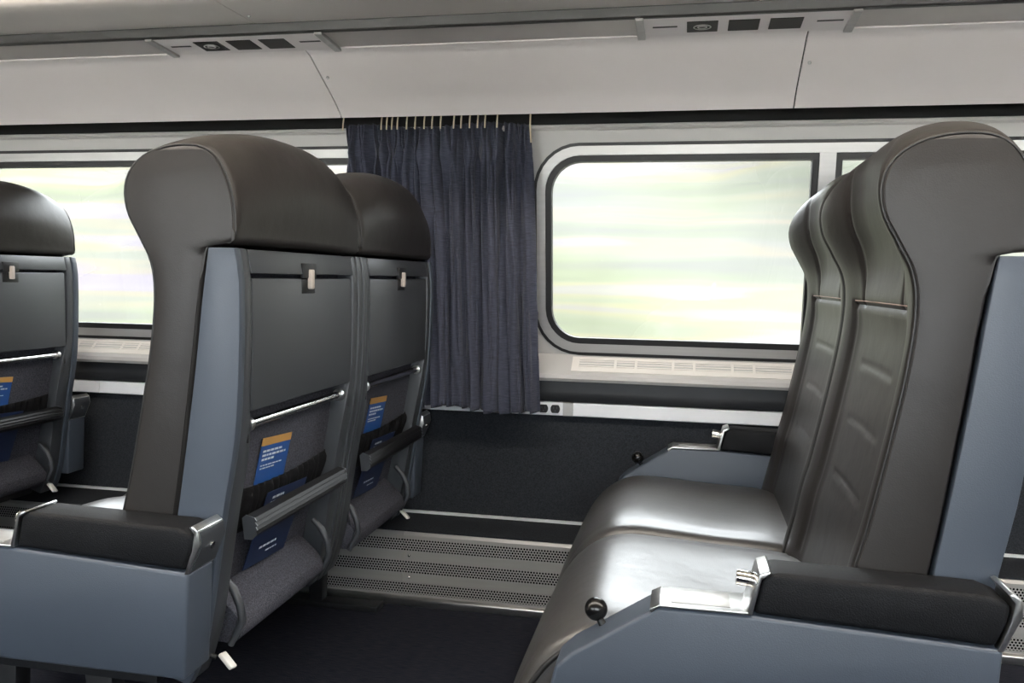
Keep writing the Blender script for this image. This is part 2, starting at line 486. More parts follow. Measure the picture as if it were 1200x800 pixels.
# the world outside
bm = bmesh.new()
nx, nz = 140, 40; g = []
for i in range(nx + 1):
    col = []
    for j in range(nz + 1):
        x = -26 + 46 * i / nx; t = j / nz
        y = 5.2 + 3.6 * t ** 1.4 + 0.35 * math.sin(x * 0.9 + 3 * t) * t + 0.22 * math.sin(2.3 * x + 11 * t) + 0.12 * math.sin(5.1 * x - 17 * t)
        z = -1.2 + 4.4 * t + 0.25 * math.sin(x * 1.3) * t
        col.append(bm.verts.new((x, y, z)))
    g.append(col)
for i in range(nx):
    for j in range(nz):
        bm.faces.new((g[i][j], g[i + 1][j], g[i + 1][j + 1], g[i][j + 1]))
back = [[bm.verts.new((g[i][j].co.x, 11.0, g[i][j].co.z)) for j in (0, nz)] for i in range(nx + 1)]
for i in range(nx):
    bm.faces.new((g[i][nz], g[i + 1][nz], back[i + 1][1], back[i][1]))
    bm.faces.new((back[i][0], back[i][1], back[i + 1][1], back[i + 1][0]))
fo = link('trackside_foliage', finish(bm, 'trackside_foliage', angle=180), 'foliage')
tag(fo, 'pale green streaked bank of trackside foliage outside the train windows', 'foliage', kind='stuff')
gr = box('ground', (-40, -40, -1.5), (40, 12, -1.2), 'ground'); tag(gr, kind='structure')

# ================================================================== WALL FITTINGS
# heater
ht = empty('baseboard_heater', (-0.68, 2.43, 0))
tag(ht, 'long perforated steel heater cover along the foot of the wall', 'heater')
HX = [-4.0, -1.65, -0.82, 1.0, 3.0]
for a, b in zip(HX[:-1], HX[1:]):
    p = prism('cover_panel', [(2.430, 0.028), (2.430, 0.216), (2.436, 0.224), (2.470, 0.224), (2.470, 0.028)], a + .001, b - .001, 'heater', None, axis='x')
    p.parent = ht; p.matrix_parent_inverse = ht.matrix_world.inverted(); p.location = (0.68, -2.43, 0)
    for z in (0.153, 0.086):
        q = sphere('screw', (a + 0.02, 2.430, z), 0.005, 'chrome', p)
def hpart(o):
    o.parent = ht; o.location = (0.68, -2.43, 0); return o
hpart(prism('top_ledge', [(2.440, 0.2245), (2.440, 0.2285), (2.623, 0.232), (2.623, 0.2245)], -4.0, 3.0, 'wallcarpet', axis='x'))
hpart(prism('bottom_rail', [(2.418, 0.0), (2.418, 0.022), (2.426, 0.028), (2.47, 0.028), (2.47, 0.0)], -4.0, 3.0, 'steel', axis='x', bev=0.002))
hpart(prism('back_trim', [(2.614, 0.2325), (2.614, 0.240), (2.6245, 0.240), (2.6245, 0.2325)], -4.0, 3.0, 'white', axis='x'))
for o in ht.children:
    o.matrix_parent_inverse = Matrix.Identity(4)

# bumper and raceway
bmpr = prism('trim_7', [(2.620, 0.622), (2.597, 0.622), (2.588, 0.632), (2.584, 0.655), (2.590, 0.686), (2.600, 0.691), (2.620, 0.691)], XL, XR, 'rubber', axis='x')
tag(bmpr, 'dark padded bumper strip under the window ledge', kind='structure')
race = empty('power_raceway', (-0.4, 2.60, 0.598)); tag(race, 'white power raceway strip along the dark wall', 'raceway')
for a, b in ((-4.0, -1.985), (-1.983, -0.362), (-0.330, 1.60), (1.602, 3.2)):
    o = prism('cover', [(2.6235, 0.577), (2.601, 0.577), (2.598, 0.580), (2.598, 0.616), (2.601, 0.619), (2.6235, 0.619)], a, b, 'raceway', race, axis='x')
    o.location = (0.4, -2.60, -0.598)
o = prism('joint_cover', [(2.6235, 0.576), (2.600, 0.576), (2.5965, 0.579), (2.5965, 0.617), (2.600, 0.620), (2.6235, 0.620)], -0.3615, -0.3305, 'alu', race, axis='x'); o.location = (0.4, -2.60, -0.598)

for i, (xx, lab) in enumerate(((-0.4225, 'black power socket on the white raceway, next to the curtain hem'), (-0.3855, 'black power socket on the white raceway, the one farther from the curtain'))):
    so = empty('power_socket', (xx, 2.598, 0.598)); tag(so, lab, 'socket', 'power sockets on the raceway')
    bm = bmesh.new()
    prof = [(0.0145 * math.cos(a), max(-.0125, min(.0125, 0.0165 * math.sin(a)))) for a in [2 * math.pi * k / 28 for k in range(28)]]
    A = [bm.verts.new((p[0], -0.004, p[1])) for p in prof]; B = [bm.verts.new((p[0], -0.0002, p[1])) for p in prof]
    bm.faces.new(A); bm.faces.new(B[::-1])
    for k in range(28): bm.faces.new((A[k], A[(k + 1) % 28], B[(k + 1) % 28], B[k]))
    link('socket_face', finish(bm, 'socket_face'), 'gasket', so)
    for dx in (-.005, .005): box('slot', (dx - .0011, -0.0044, 0.000), (dx + .0011, -0.0035, 0.008), 'shell', so)
    cyl('ground_hole', (0, -0.0044, -0.006), (0, -0.0035, -0.006), 0.0022, 'shell', so, 10)

# ledge grilles
def ledge_pt(x, t, d):
    """on the sloping ledge: t=0 top .. 1 bottom; d = proud"""
    a, b = Vector((2.612, 0.760)), Vector((2.562, 0.716))
    tt = (b - a).normalized(); n = Vector((tt.y, -tt.x))     # towards the aisle and up
    p = a + (b - a) * t + n * d
    return (x, p.x, p.y)
def ledge_box(name, x0, x1, t0, t1, d0, d1, mat, parent):
    bm = bmesh.new()
    V = [bm.verts.new(Vector(ledge_pt(x, t, d)) - parent_loc(parent)) for x in (x0, x1) for t in (t0, t1) for d in (d0, d1)]
    for f in ((0, 1, 3, 2), (4, 6, 7, 5), (0, 4, 5, 1), (2, 3, 7, 6), (0, 2, 6, 4), (1, 5, 7, 3)): bm.faces.new([V[i] for i in f])
    return link(name, finish(bm, name, smooth=False), mat, parent)
def parent_loc(p):
    return p.location.copy() if p else Vector((0, 0, 0))
for x0, x1, lab in ((-0.335, 1.02, 'ivory slotted air grille below the wide bright window'), (-2.36, -0.98, 'ivory slotted air grille below the window behind the left seats')):
    gl = empty('air_grille', ledge_pt(x0, 0.5, 0)); tag(gl, lab, 'grille', 'air grilles on the window ledge')
    ledge_box('backing', x0, x1, 0.06, 0.93, 0.0003, 0.0008, 'gasket', gl)
    ledge_box('border', x0, x1, 0.04, 0.22, 0.0005, 0.006, 'grille', gl)
    ledge_box('border', x0, x1, 0.66, 0.95, 0.0005, 0.006, 'grille', gl)
    ledge_box('border', x0, x0 + 0.022, 0.22, 0.66, 0.0005, 0.006, 'grille', gl)
    ledge_box('border', x1 - 0.022, x1, 0.22, 0.66, 0.0005, 0.006, 'grille', gl)
    for t0 in (0.28, 0.435, 0.59):
        ledge_box('slat', x0 + 0.022, x1 - 0.022, t0 - 0.024, t0 + 0.040, 0.0005, 0.0055, 'grille', gl)
    x = x0 + 0.022; k = 0
    while True:
        x += (0.110, 0.062)[k % 2]; k += 1
        if x > x1 - 0.04: break
        ledge_box('rib', x - 0.004, x + 0.004, 0.20, 0.68, 0.0005, 0.0058, 'grille', gl)

# reading light panels in the rack
def psu(x0, x1, lab):
    W = x1 - x0
    r = empty('reading_light_panel', (x0, 2.09, 1.60)); tag(r, lab, 'light panel', 'reading light panels under the rack')
    zf = lambda y: 1.594 + (2.155 - y) * 0.0085 / 0.125 - 1.60     # underside, local
    def quad(name, f0, f1, y0, y1, d0, d1, mat, par, skew=0.0, bev=0.0):
        bm = bmesh.new(); V = []
        for f in (f0, f1):
            for y in (y0, y1):
                for d in (d0, d1):
                    V.append(bm.verts.new((f * W, y - 2.09, zf(y) - d)))
        for q in ((0, 1, 3, 2), (4, 6, 7, 5), (0, 4, 5, 1), (2, 3, 7, 6), (0, 2, 6, 4), (1, 5, 7, 3)): bm.faces.new([V[i] for i in q])
        if bev: bmesh.ops.bevel(bm, geom=bm.edges[:], offset=bev, segments=1, affect='EDGES')
        return link(name, finish(bm, name, smooth=False), mat, par)
    quad('panel_body', 0.02, 0.98, 2.034, 2.157, -0.004, 0.0015, 'cove', r)
    for f in (-0.012, 0.985): quad('end_bracket', f - 0.008, f + 0.033, 2.030, 2.160, -0.002, 0.0075, 'alu', r, bev=0.0012)
    for a, b in ((0.06, 0.18), (0.835, 0.955)): quad('slot', a, b, 2.088, 2.096, 0.001, 0.0022, 'gasket', r)
    for i, (a, b) in enumerate(((0.226, 0.375), (0.424, 0.570), (0.617, 0.770))):
        for fa, fb, ya, yb in ((a - .012, b + .012, 2.060, 2.066), (a - .012, b + .012, 2.129, 2.135), (a - .012, a, 2.06, 2.135), (b, b + .012, 2.06, 2.135)):
            pass
        ln = quad('light_lens', a, b, 2.064, 2.132, 0.0005, 0.0028, 'lens', r, bev=0.0008)
        if i == 0:
            for cx, rr in ((0.5, 0.017), (0.5, 0.009)):
                tube('nozzle_ring', [((a + (b - a) * cx) * W + rr * math.cos(t) * 1.15, 2.098 - 2.09 + rr * math.sin(t), zf(2.098) - 0.0035) for t in [2 * math.pi * q / 20 for q in range(20)]], 0.0016, 'steel', ln, 6, True)
    return r
psu(-0.126, 0.352, 'reading light panel with three dark lenses above the wide bright window')
psu(-1.390, -0.917, 'reading light panel with three dark lenses above the left train seats')

# ------------------------------------------------------------------ curtain
cu = empty('window_curtain', (-0.73, 2.48, 1.437)); tag(cu, 'gathered dark blue curtain hanging between the two windows', 'curtain')
NXC, NZC = 420, 60
ph = [random.uniform(0, 6.28) for _ in range(8)]
bm = bmesh.new(); grid = []
for j in range(NZC + 1):
    t = j / NZC; row = []
    for i in range(NXC + 1):
        u = i / NXC
        xl, xr = -1.030 + 0.02 * t, -0.457 + 0.032 * t
        wob = 0.008 * math.sin(9 * u + ph[0] + 2.0 * t) + 0.004 * math.sin(23 * u + ph[1] + 4 * t)
        uu = u + 0.012 * math.sin(2 * math.pi * 3 * u + ph[6]) + 0.006 * math.sin(2 * math.pi * 7 * u + ph[7])
        x = xl + (xr - xl) * u + wob * math.sin(math.pi * u)
        pl = 2 * math.pi * 26 * uu
        top = math.exp(-t / 0.09)
        def fold(p): return 1.0 - 2.0 * abs(math.sin(0.5 * p)) ** 0.75
        dens = 0.55 + 0.45 * math.sin(2 * math.pi * 3.3 * u + ph[2])
        a = 0.0115 * fold(pl + 0.8 * math.sin(5 * t + u * 9)) * (0.35 + 0.65 * dens) * (0.8 + 0.2 * (1 - top))
        a += 0.014 * (1 - 0.7 * top) * fold(pl * 0.37 + ph[3] + 0.7 * math.sin(3.5 * t + 5 * u))
        a += 0.0065 * (1 - 0.3 * t) * math.sin(pl * 1.5 + ph[4] + 1.5 * math.sin(9 * t + 14 * u))
        x += 0.007 * math.cos(pl) * (1 - top)
        pinch = math.exp(-((t - 0.10) / 0.035) ** 2)
        x += 0.009 * pinch * math.sin(pl * 0.5 + 3 * u)
        a += 0.006 * pinch * math.sin(pl * 0.5)
        a = max(-.031, min(.034, 1.45 * a))
        y = 2.488 + 0.028 * t + a
        hem = 0.004 * math.sin(pl * 0.5) + 0.006 * math.sin(2 * math.pi * 2 * u + 1) - 0.010 * u
        head = -0.004 * abs(math.sin(pl * 0.5)) + 0.006 * math.sin(2 * math.pi * 1.5 * u + 0.6)
        z = 1.452 + head + (0.606 + hem - 1.452 - head) * t
        row.append(bm.verts.new((x + 0.73, y - 2.48, z - 1.437)))
    grid.append(row)
for j in range(NZC):
    for i in range(NXC):
        bm.faces.new((grid[j][i], grid[j][i + 1], grid[j + 1][i + 1], grid[j + 1][i]))
clo = link('cloth', finish(bm, 'cloth', angle=180), 'curtain', cu)
md = clo.modifiers.new('thick', 'SOLIDIFY'); md.thickness = 0.0022; md.offset = 1
for x in (-1.026, -0.905, -0.888, -0.872, -0.855, -0.826, -0.800, -0.772, -0.748, -0.722, -0.682, -0.660, -0.634, -0.610, -0.588, -0.552, -0.455):
    L = 0.060 if x == -0.455 else 0.016
    tube('hook_cord', [(x + 0.73, -0.022, 0.040), (x + 0.7305, -0.026, 0.030), (x + 0.731, -0.032, 0.020 - L * 0.3), (x + 0.731 + (0.004 if L > .05 else 0), -0.034, 0.012 - L)], 0.0024, 'cord', cu, 6)
sheet = None

# ================================================================== SEATS
PITCH_X = {0: -0.750, 1: 0.478, -1: -1.955}
YC_A, YC_W = 1.6025, 2.1725
HW = 0.2790

FRONT = [(-.262, .385), (-.252, .43), (-.236, .50), (-.222, .574), (-.206, .638), (-.180, .768), (-.161, .88), (-.154, .96), (-.160, 1.015), (-.182, 1.06),
         (-.203, 1.10), (-.209, 1.14), (-.197, 1.175), (-.165, 1.202), (-.115, 1.216), (-.062, 1.214), (-.028, 1.192), (-.006, 1.15), (.004, 1.10), (.003, 1.056)]
REAR = [(-.006, 1.049), (-.042, 1.046), (-.052, 1.02), (-.062, .956), (-.080, .808), (-.115, .569), (-.16, .385)]
fr_pts = catmull(FRONT, 0.006)
re_pts = catmull(REAR, 0.02)
N_FRONT = min(range(len(fr_pts)), key=lambda i: (fr_pts[i] - Vector((-.115, 1.216))).length)
OUT = fr_pts + re_pts

def back_disp(i, p, y):
    """where outline point i (s,z) goes at width station y"""
    s, z = p; a = abs(y) / HW
    isf = i <= N_FRONT
    tw = sstep(1.03, 1.20, z)
    s2, z2 = s, z
    z2 += 0.046 * tw * (1 - a ** 2.6)
    if isf:
        wing = sstep(0.95, 1.08, z) * (1 - 0.55 * sstep(1.14, 1.22, z))
        s2 += 0.050 * wing * (1 - sstep(0.30, 0.98, a))
        low = 1 - sstep(0.90, 1.04, z)
        s2 += 0.020 * low * (1 - sstep(0.60, 0.92, a))
        # grooves: bolster seam, headrest seam, cross seam, three short creases
        if 0.45 < z < 0.965: s2 += 0.0045 * gauss(abs(y) - 0.205, 0.006)
        if z > 0.955: s2 += 0.005 * gauss(abs(y) - (0.150 + 0.06 * (z - .96)), 0.006) * (1 - sstep(1.17, 1.2, z))
        if abs(y) < 0.215: s2 += 0.005 * gauss(z - 0.960, 0.006)
        for zc in (0.850, 0.747, 0.640):
            zz = zc - 0.10 * (abs(y) - 0.08) * 0.3
            w = (1 - sstep(0.105, 0.125, abs(y))) * sstep(0.0, 0.02, abs(y))
            w = (1 - sstep(0.115, 0.135, abs(y)))
            s2 += w * (0.0026 * gauss(z - zz, 0.004) - 0.0008 * gauss(z - zz + 0.013, 0.009))
    else:
        s2 += 0.020 * sstep(1.052, 1.13, z) * (1 - a ** 2)
    return s2, z2

def outline_inset(d):
    n = len(OUT); o = []
    for i in range(n):
        t = (OUT[(i + 1) % n] - OUT[i - 1])
        if t.length < 1e-9: t = Vector((0, 1))
        t.normalize(); o.append(Vector((t.y, -t.x)))
    # outline runs clockwise seen with z up / s right -> inward normal
    nf = len(fr_pts)
    def soft(i):
        k = min(abs(i - (nf - 1)), abs(i - nf), abs(i - (nf + 3)), i, n - 1 - i)
        return 0.15 if k <= 2 else (0.5 if k <= 4 else 1.0)
    return [OUT[i] + o[i] * d * soft(i) for i in range(n)]

def make_backrest_meshes():
    area = sum(OUT[i - 1].x * OUT[i].y - OUT[i].x * OUT[i - 1].y for i in range(len(OUT)))
    sg = 1 if area < 0 else -1     # inward direction of (t.y,-t.x)
    st = [(-HW, .011), (-HW + .002, .0055), (-HW + .006, .0018), (-HW + .012, 0)]
    ys = st + [(-HW + .012 + (2 * HW - .024) * k / 74, 0) for k in range(1, 74)] + [(-y, d) for y, d in st[::-1]]
    bm = bmesh.new(); rows = []
    for y, d in ys:
        pts = outline_inset(d * sg) if d else OUT
        row = []
        for i, p in enumerate(pts):
            s, z = back_disp(i, p, y)
            row.append(bm.verts.new((s, y, z)))
        rows.append(row)
    n = len(OUT)
    for a, b in zip(rows[:-1], rows[1:]):
        for i in range(n): bm.faces.new((a[i], a[(i + 1) % n], b[(i + 1) % n], b[i]))
    bm.faces.new(rows[0]); bm.faces.new(rows[-1][::-1])
    cush = finish(bm, 'backrest', angle=50)
    for f in cush.polygons:
        if len(f.vertices) > 10: f.use_smooth = False
    cush.materials.append(MT['leather'])
    # piping on both edges
    pip = []
    for sy in (-1, 1):
        bm = bmesh.new()
        y = sy * (HW - 0.004)
        pts = outline_inset(0.0025 * sg)[:len(fr_pts) - 1:2]
        tube_bm(bm, [(back_disp(i * 2, p, y)[0], y, back_disp(i * 2, p, y)[1]) for i, p in enumerate(pts)], 0.0024, 6)
        m = finish(bm, 'piping', angle=180); m.materials.append(MT['piping']); pip.append(m)
    # slightly padded side panels, row by row between the front and the rear outline
    side = []
    F = fr_pts[:N_FRONT + 1]; Rr = [p for p in fr_pts[N_FRONT:]]
    def s_at(P, z):
        P = sorted(P, key=lambda p: p.y)
        for a_, b_ in zip(P[:-1], P[1:]):
            if a_.y <= z <= b_.y: return a_.x + (b_.x - a_.x) * ((z - a_.y) / max(1e-9, b_.y - a_.y))
        return P[0].x if z < P[0].y else P[-1].x
    body_r = [p for p in re_pts if p.y < 1.0465 and p.x < -.0405]
    zs = [.39 + (1.043 - .39) * k / 44 for k in range(45)] + [1.053 + (1.207 - 1.053) * k / 16 for k in range(17)]
    K = 10
    for sy in (-1, 1):
        bm = bmesh.new(); rows_ = []
        for z in zs:
            a_, b_ = s_at(F, z) + .007, (s_at(body_r, z) if z < 1.048 else s_at(Rr, z)) - .006
            e = min(1.0, (z - .385) / .04, (1.216 - z) / .05)
            rows_.append([bm.verts.new((a_ + (b_ - a_) * c / K, sy * (HW + .0006 + .0042 * e * (1 - abs(2 * c / K - 1) ** 2.5)), z)) for c in range(K + 1)])
        for p_, q_ in zip(rows_[:-1], rows_[1:]):
            for c in range(K): bm.faces.new((p_[c], p_[c + 1], q_[c + 1], q_[c]))
        bnd = [e for e in bm.edges if e.is_boundary]
        ex = bmesh.ops.extrude_edge_only(bm, edges=bnd)
        for v in ex['geom']:
            if isinstance(v, bmesh.types.BMVert): v.co.y = sy * (HW - .006)
        m = finish(bm, 'leather_side', angle=60); m.materials.append(MT['leather']); side.append(m)
    # pale stitching along the cross seam
    bm = bmesh.new()
    i0 = min(range(N_FRONT), key=lambda i: abs(OUT[i].y - 0.966))
    pts = []
    for k in range(31):
        y = -0.205 + 0.41 * k / 30
        s, z = back_disp(i0, OUT[i0], y); pts.append((s - 0.0003, y, z))
    tube_bm(bm, pts, 0.0013, 5)
    st_m = finish(bm, 'stitching', angle=180); st_m.materials.append(MT['stitch'])
    return cush, pip, st_m, side
BACK_M, PIPE_M, STITCH_M, LSIDE_M = make_backrest_meshes()

CUSH = [(-.20, .405), (-.25, .421), (-.32, .427), (-.40, .430), (-.50, .436), (-.585, .438), (-.640, .424), (-.685, .389), (-.722, .335), (-.750, .270), (-.764, .20), (-.766, .15),
        (-.745, .125), (-.690, .130), (-.640, .24), (-.60, .30), (-.40, .335), (-.20, .335)]
def make_cushion_mesh():
    O = catmull(CUSH, 0.012, closed=True); n = len(O)
    area = sum(O[i - 1].x * O[i].y - O[i].x * O[i - 1].y for i in range(n)); sg = 1 if area < 0 else -1
    def ins(d):
        r = []
        for i in range(n):
            t = (O[(i + 1) % n] - O[i - 1]).normalized(); r.append(O[i] + Vector((t.y, -t.x)) * d * sg)
        return r
    st = [(-HW + .003, .034), (-HW + .005, .020), (-HW + .010, .010), (-HW + .018, 0.003), (-HW + .03, 0)]
    ys = st + [(-HW + .03 + (2 * HW - .06) * k / 40, 0) for k in range(1, 40)] + [(-y, d) for y, d in st[::-1]]
    bm = bmesh.new(); rows = []
    for y, d in ys:
        a = abs(y) / HW; row = []
        for p in ins(d):
            s, z = p
            up = sstep(.30, .40, z)
            fr = sstep(-.60, -.72, s) if False else (1 - sstep(-.74, -.62, s))
            z2 = z + 0.022 * up * (1 - a ** 4) - 0.010 * up * gauss(s + .38, .14) * (1 - a ** 2)
            s2 = s - 0.012 * fr * (1 - a ** 4)
            z2 -= 0.0035 * up * gauss(abs(y) - 0.232, 0.005)
            s2 += 0.0035 * fr * gauss(abs(y) - 0.232, 0.005)
            row.append(bm.verts.new((s2, y, z2)))
        rows.append(row)
    for a, b in zip(rows[:-1], rows[1:]):
        for i in range(n): bm.faces.new((a[i], a[(i + 1) % n], b[(i + 1) % n], b[i]))
    bm.faces.new(rows[0]); bm.faces.new(rows[-1][::-1])
    m = finish(bm, 'seat_cushion', angle=60); m.materials.append(MT['leather_seat'])
    return m
CUSH_M = make_cushion_mesh()
CPIPE_M = []
for sy in (-1, 1):
    bm = bmesh.new()
    tube_bm(bm, [(p.x + (.006 if p.x < -.60 else 0), sy * (HW - .0065), p.y - .0115) for p in catmull(CUSH[:12], 0.012)], 0.0048, 6)
    me_ = finish(bm, 'piping', angle=180); me_.materials.append(MT['piping']); CPIPE_M.append(me_)

CHEEK_F = [(-.046, 1.043), (-.058, .956), (-.076, .808), (-.111, .569), (-.150, .36), (-.160, .29)]
CHEEK_R = [(-.090, .270), (-.060, .354), (-.024, .573), (.001, .716), (.010, .856), (.011, .986), (.002, 1.043)]
def rear_s(z):
    P = [(p[1], p[0]) for p in CHEEK_R]
    for (a, b), (c, d) in zip(P[:-1], P[1:]):
        if a <= z <= c: return b + (d - b) * (z - a) / (c - a)
    return P[0][1] if z < P[0][0] else P[-1][1]
LINER = [(-.028, 1.0), (-.030, .86), (-.036, .76), (-.048, .66), (-.066, .56), (-.092, .46), (-.112, .36)]
def liner_s(z):
    P = sorted((p[1], p[0]) for p in LINER)
    for (a, b), (c, d) in zip(P[:-1], P[1:]):
        if a <= z <= c: return b + (d - b) * (z - a) / (c - a)
    return P[0][1] if z < P[0][0] else P[-1][1]

def sweep_y(name, prof, y0, y1, mat, parent, closed=True, bev=0, ny=1):
    return prism(name, prof, y0, y1, mat, parent, bev=bev)

def make_seat(m):
    """one reclining seat, origin on the floor under the back; faces -x; m=+1: console on the -y side, m=-1: on the +y side"""
    root = empty('train_seat')
    b = link('backrest', BACK_M, None, root)
    for k in PIPE_M: link('piping', k, None, b)
    for k in LSIDE_M: link('leather_side', k, None, b)
    link('stitching', STITCH_M, None, b)
    sc = link('seat_cushion', CUSH_M, None, root)
    for k in CPIPE_M: link('piping', k, None, sc)
    Y = lambda a, c: (min(m * a, m * c), max(m * a, m * c))
    # side panels and back frame
    cheek = [tuple(p) for p in catmull(CHEEK_F, 0.03)] + [tuple(p) for p in catmull(CHEEK_R, 0.03)]
    for sy in (-1, 1):
        prism('side_panel', cheek, *sorted((sy * .2600, sy * .2815)), 'blue' if sy * m < 0 else 'shell', root, bev=0.0025)  # console side gets the lit plastic tone, inner side the shaded copy
    fr = [(p[0] + 0.004, p[1]) for p in catmull(CHEEK_F, 0.03)] + [(p[0] - 0.003, p[1]) for p in catmull(CHEEK_R, 0.03)]
    for sy in (-1, 1):
        # rail widening inwards towards the bottom
        bm = bmesh.new()
        outer, inner = [], []
        for p in fr:
            w = 0.232 - 0.020 * sstep(0.80, 0.70, p[1]) if False else 0.232 - 0.020 * (1 - sstep(0.66, 0.80, p[1]))
            outer.append(bm.verts.new((p[0], sy * .2598, p[1]))); inner.append(bm.verts.new((p[0], sy * w, p[1])))
        n = len(fr)
        bm.faces.new(outer); bm.faces.new(inner[::-1])
        for i in range(n): bm.faces.new((outer[i], outer[(i + 1) % n], inner[(i + 1) % n], inner[i]))
        bmesh.ops.recalc_face_normals(bm, faces=bm.faces)
        ed = [e for e in bm.edges if e.calc_face_angle(0) > 0.6]
        bmesh.ops.bevel(bm, geom=ed, offset=0.004, segments=2, affect='EDGES', profile=0.5)
        link('back_rail', finish(bm, 'back_rail'), 'shell', root)
    prism('top_rail', [(-.040, 1.000), (-.040, 1.042), (.000, 1.042), (.008, 1.000)], -.2315, .2315, 'shell', root, bev=0.002)
    lin = [tuple(p) for p in catmull(LINER, 0.03)]
    prism('back_liner', [(p[0] - 0.010, p[1]) for p in lin] + [(p[0], p[1]) for p in lin[::-1]], -.230, .230, 'greyfab', root)
    # tray table with latch
    tr = prism('tray_table', [(-.020, .757), (-.020, .992), (.0055, .992), (.0065, .90), (.0050, .757)], -.2255, .2255, 'tray', root, bev=0.004)
    box('latch_plate', (.004, -.030, .962), (.0075, .030, .991), 'black', tr, 0.002)
    box('latch_recess', (.002, -.030, .9925), (.0105, .030, 1.022), 'black', root, 0.002)
    box('latch', (.007, -.008, .971), (.0180, .006, 1.010), 'tan', root, 0.003)
    for sy in (-1, 1):
        box('tray_arm', (-.022, sy * .2285 - .0025, .700), (-.002, sy * .2285 + .0025, .800), 'black', tr, 0.001)
    # grab bar
    gb = cyl('grab_bar', (-.016, -.212, .729), (-.016, .212, .729), 0.0085, 'chrome', root)
    for sy in (-1, 1): cyl('bar_collar', (-.016, sy * .200, .729), (-.016, sy * .213, .729), 0.0135, 'steel', gb, bev=0.002)
    # gathered elastic pocket
    bm = bmesh.new(); gr = []
    for j, z in enumerate((.592, .586, .578, .566, .552, .535, .52, .505)):
        row = []
        for i in range(121):
            y = -.205 + .41 * i / 120
            amp = (.002, .004, .006, .0065, .005, .003, .002, .001)[j]
            f = math.sin(i * 0.78 + 0.6 * math.sin(i * .21)) * amp + math.sin(i * .33 + 1) * amp * .5
            sag = 0.010 * (y / .2) ** 2
            row.append(bm.verts.new((liner_s(z) + .013 + (.0, .002, .003, .003, .003, .003, .003, .002)[j] + f, y, z + sag + 0.4 * f)))
        gr.append(row)
    for a, c in zip(gr[:-1], gr[1:]):
        for i in range(120): bm.faces.new((a[i], a[i + 1], c[i + 1], c[i]))
    pk = link('pocket', finish(bm, 'pocket', angle=180), 'mesh', root)
    pk.modifiers.new('thick', 'SOLIDIFY').thickness = 0.0015
    # ribbed footrest bar
    z0 = 0.541; s0 = -0.012
    ft = [(s0 - .013, z0 + .016), (s0 - .006, z0 + .022), (s0 + .010, z0 + .018), (s0 + .014, z0 + .012), (s0 + .011, z0 + .010), (s0 + .016, z0 + .004), (s0 + .0125, z0 + .002),
          (s0 + .016, z0 - .004), (s0 + .0125, z0 - .006), (s0 + .014, z0 - .012), (s0 + .006, z0 - .021), (s0 - .009, z0 - .021)]
    fb = prism('footrest_bar', ft, -.2075, .2075, 'ribbed', root, angle=20)
    for sy in (-1, 1):
        prism('end_cap', [(s0 + (p[0] - s0) * 1.05, z0 + (p[1] - z0) * 1.05) for p in ft], *sorted((sy * .2077, sy * .2105)), 'shell', fb)
    # carpeted flap and its hinge arms
    fl = [(-.114, .404), (-.100, .404), (-.068, .378), (-.045, .352), (-.044, .326), (-.058, .311), (-.085, .309), (-.115, .32)]
    prism('kick_flap', [tuple(p) for p in catmull(fl, .012, True)], -.185, .185, 'greyfab', root, bev=0.003)
    for sy in (-1, 1):
        tube('hinge_arm', [(-.074, sy * .194, .440), (-.052, sy * .195, .418), (-.038, sy * .196, .388), (-.034, sy * .196, .360), (-.058, sy * .196, .312)], [.006, .008, .008, .008, .006], 'shell', root, 8)
    # foot pedal
    pd = tube('pedal_arm', [(-.16, m * -.235, .335), (-.11, m * -.235, .315), (-.07, m * -.226, .300)], .005, 'black', root, 8)
    bm = bmesh.new(); bmesh.ops.create_cube(bm, size=1)
    bmesh.ops.scale(bm, vec=(.036, .022, .008), verts=bm.verts)
    bmesh.ops.bevel(bm, geom=bm.edges[:], offset=.003, segments=2, affect='EDGES', profile=.5)
    bm.transform(Matrix.Translation((-.052, m * -.218, .292)) @ Matrix.Rotation(math.radians(-12), 4, 'X') @ Matrix.Rotation(math.radians(42), 4, 'Y'))
    link('pedal_tip', finish(bm, 'pedal_tip'), 'ivory', pd)
    # side console with arm pad
    y0, y1 = Y(-.3625, -.2845)
    cons = [(-.047, .322), (-.038, .505), (-.376, .5215), (-.505, .5215), (-.632, .438), (-.655, .415), (-.662, .385), (-.650, .345), (-.615, .322)]
    cn = prism('console', cons, y0, y1, 'blue', root, bev=0.006, seg=3)
    ya, yb = Y(-.3605, -.2865)
    pad = [(-.0475, .508), (-.034, .543), (-.030, .568), (-.060, .579), (-.340, .586), (-.3565, .579), (-.3685, .5235)]
    pa = prism('arm_pad', pad, ya, yb, 'padblack', root, bev=0.008, seg=3)
    ya, yb = Y(-.3622, -.2848)
    prism('rear_cap', [(-.046, .503), (-.0385, .503), (-.0165, .555), (-.020, .578), (-.030, .5855), (-.036, .583), (-.0275, .572), (-.0315, .545)], ya, yb, 'steel', pa, bev=0.0015)
    prism('cap_face', [(-.0375, .508), (-.0345, .508), (-.0150, .555), (-.0180, .575), (-.0205, .575), (-.0175, .555)], *Y(-.3575, -.2860), 'shell', pa)
    cyl('screw', (-.0210, m * -.323, .5450), (-.0165, m * -.323, .5435), .0065, 'chrome', pa, 14)
    cap = prism('front_cap', [(-.3785, .5225), (-.370, .5225), (-.3585, .576), (-.345, .5855), (-.348, .5885), (-.362, .583)], ya, yb, 'steel', pa, bev=0.0012)
    cyl('button', (-.360, m * -.323, .561), (-.392, m * -.323, .5645), .0115, 'chrome', pa, bev=.0015)
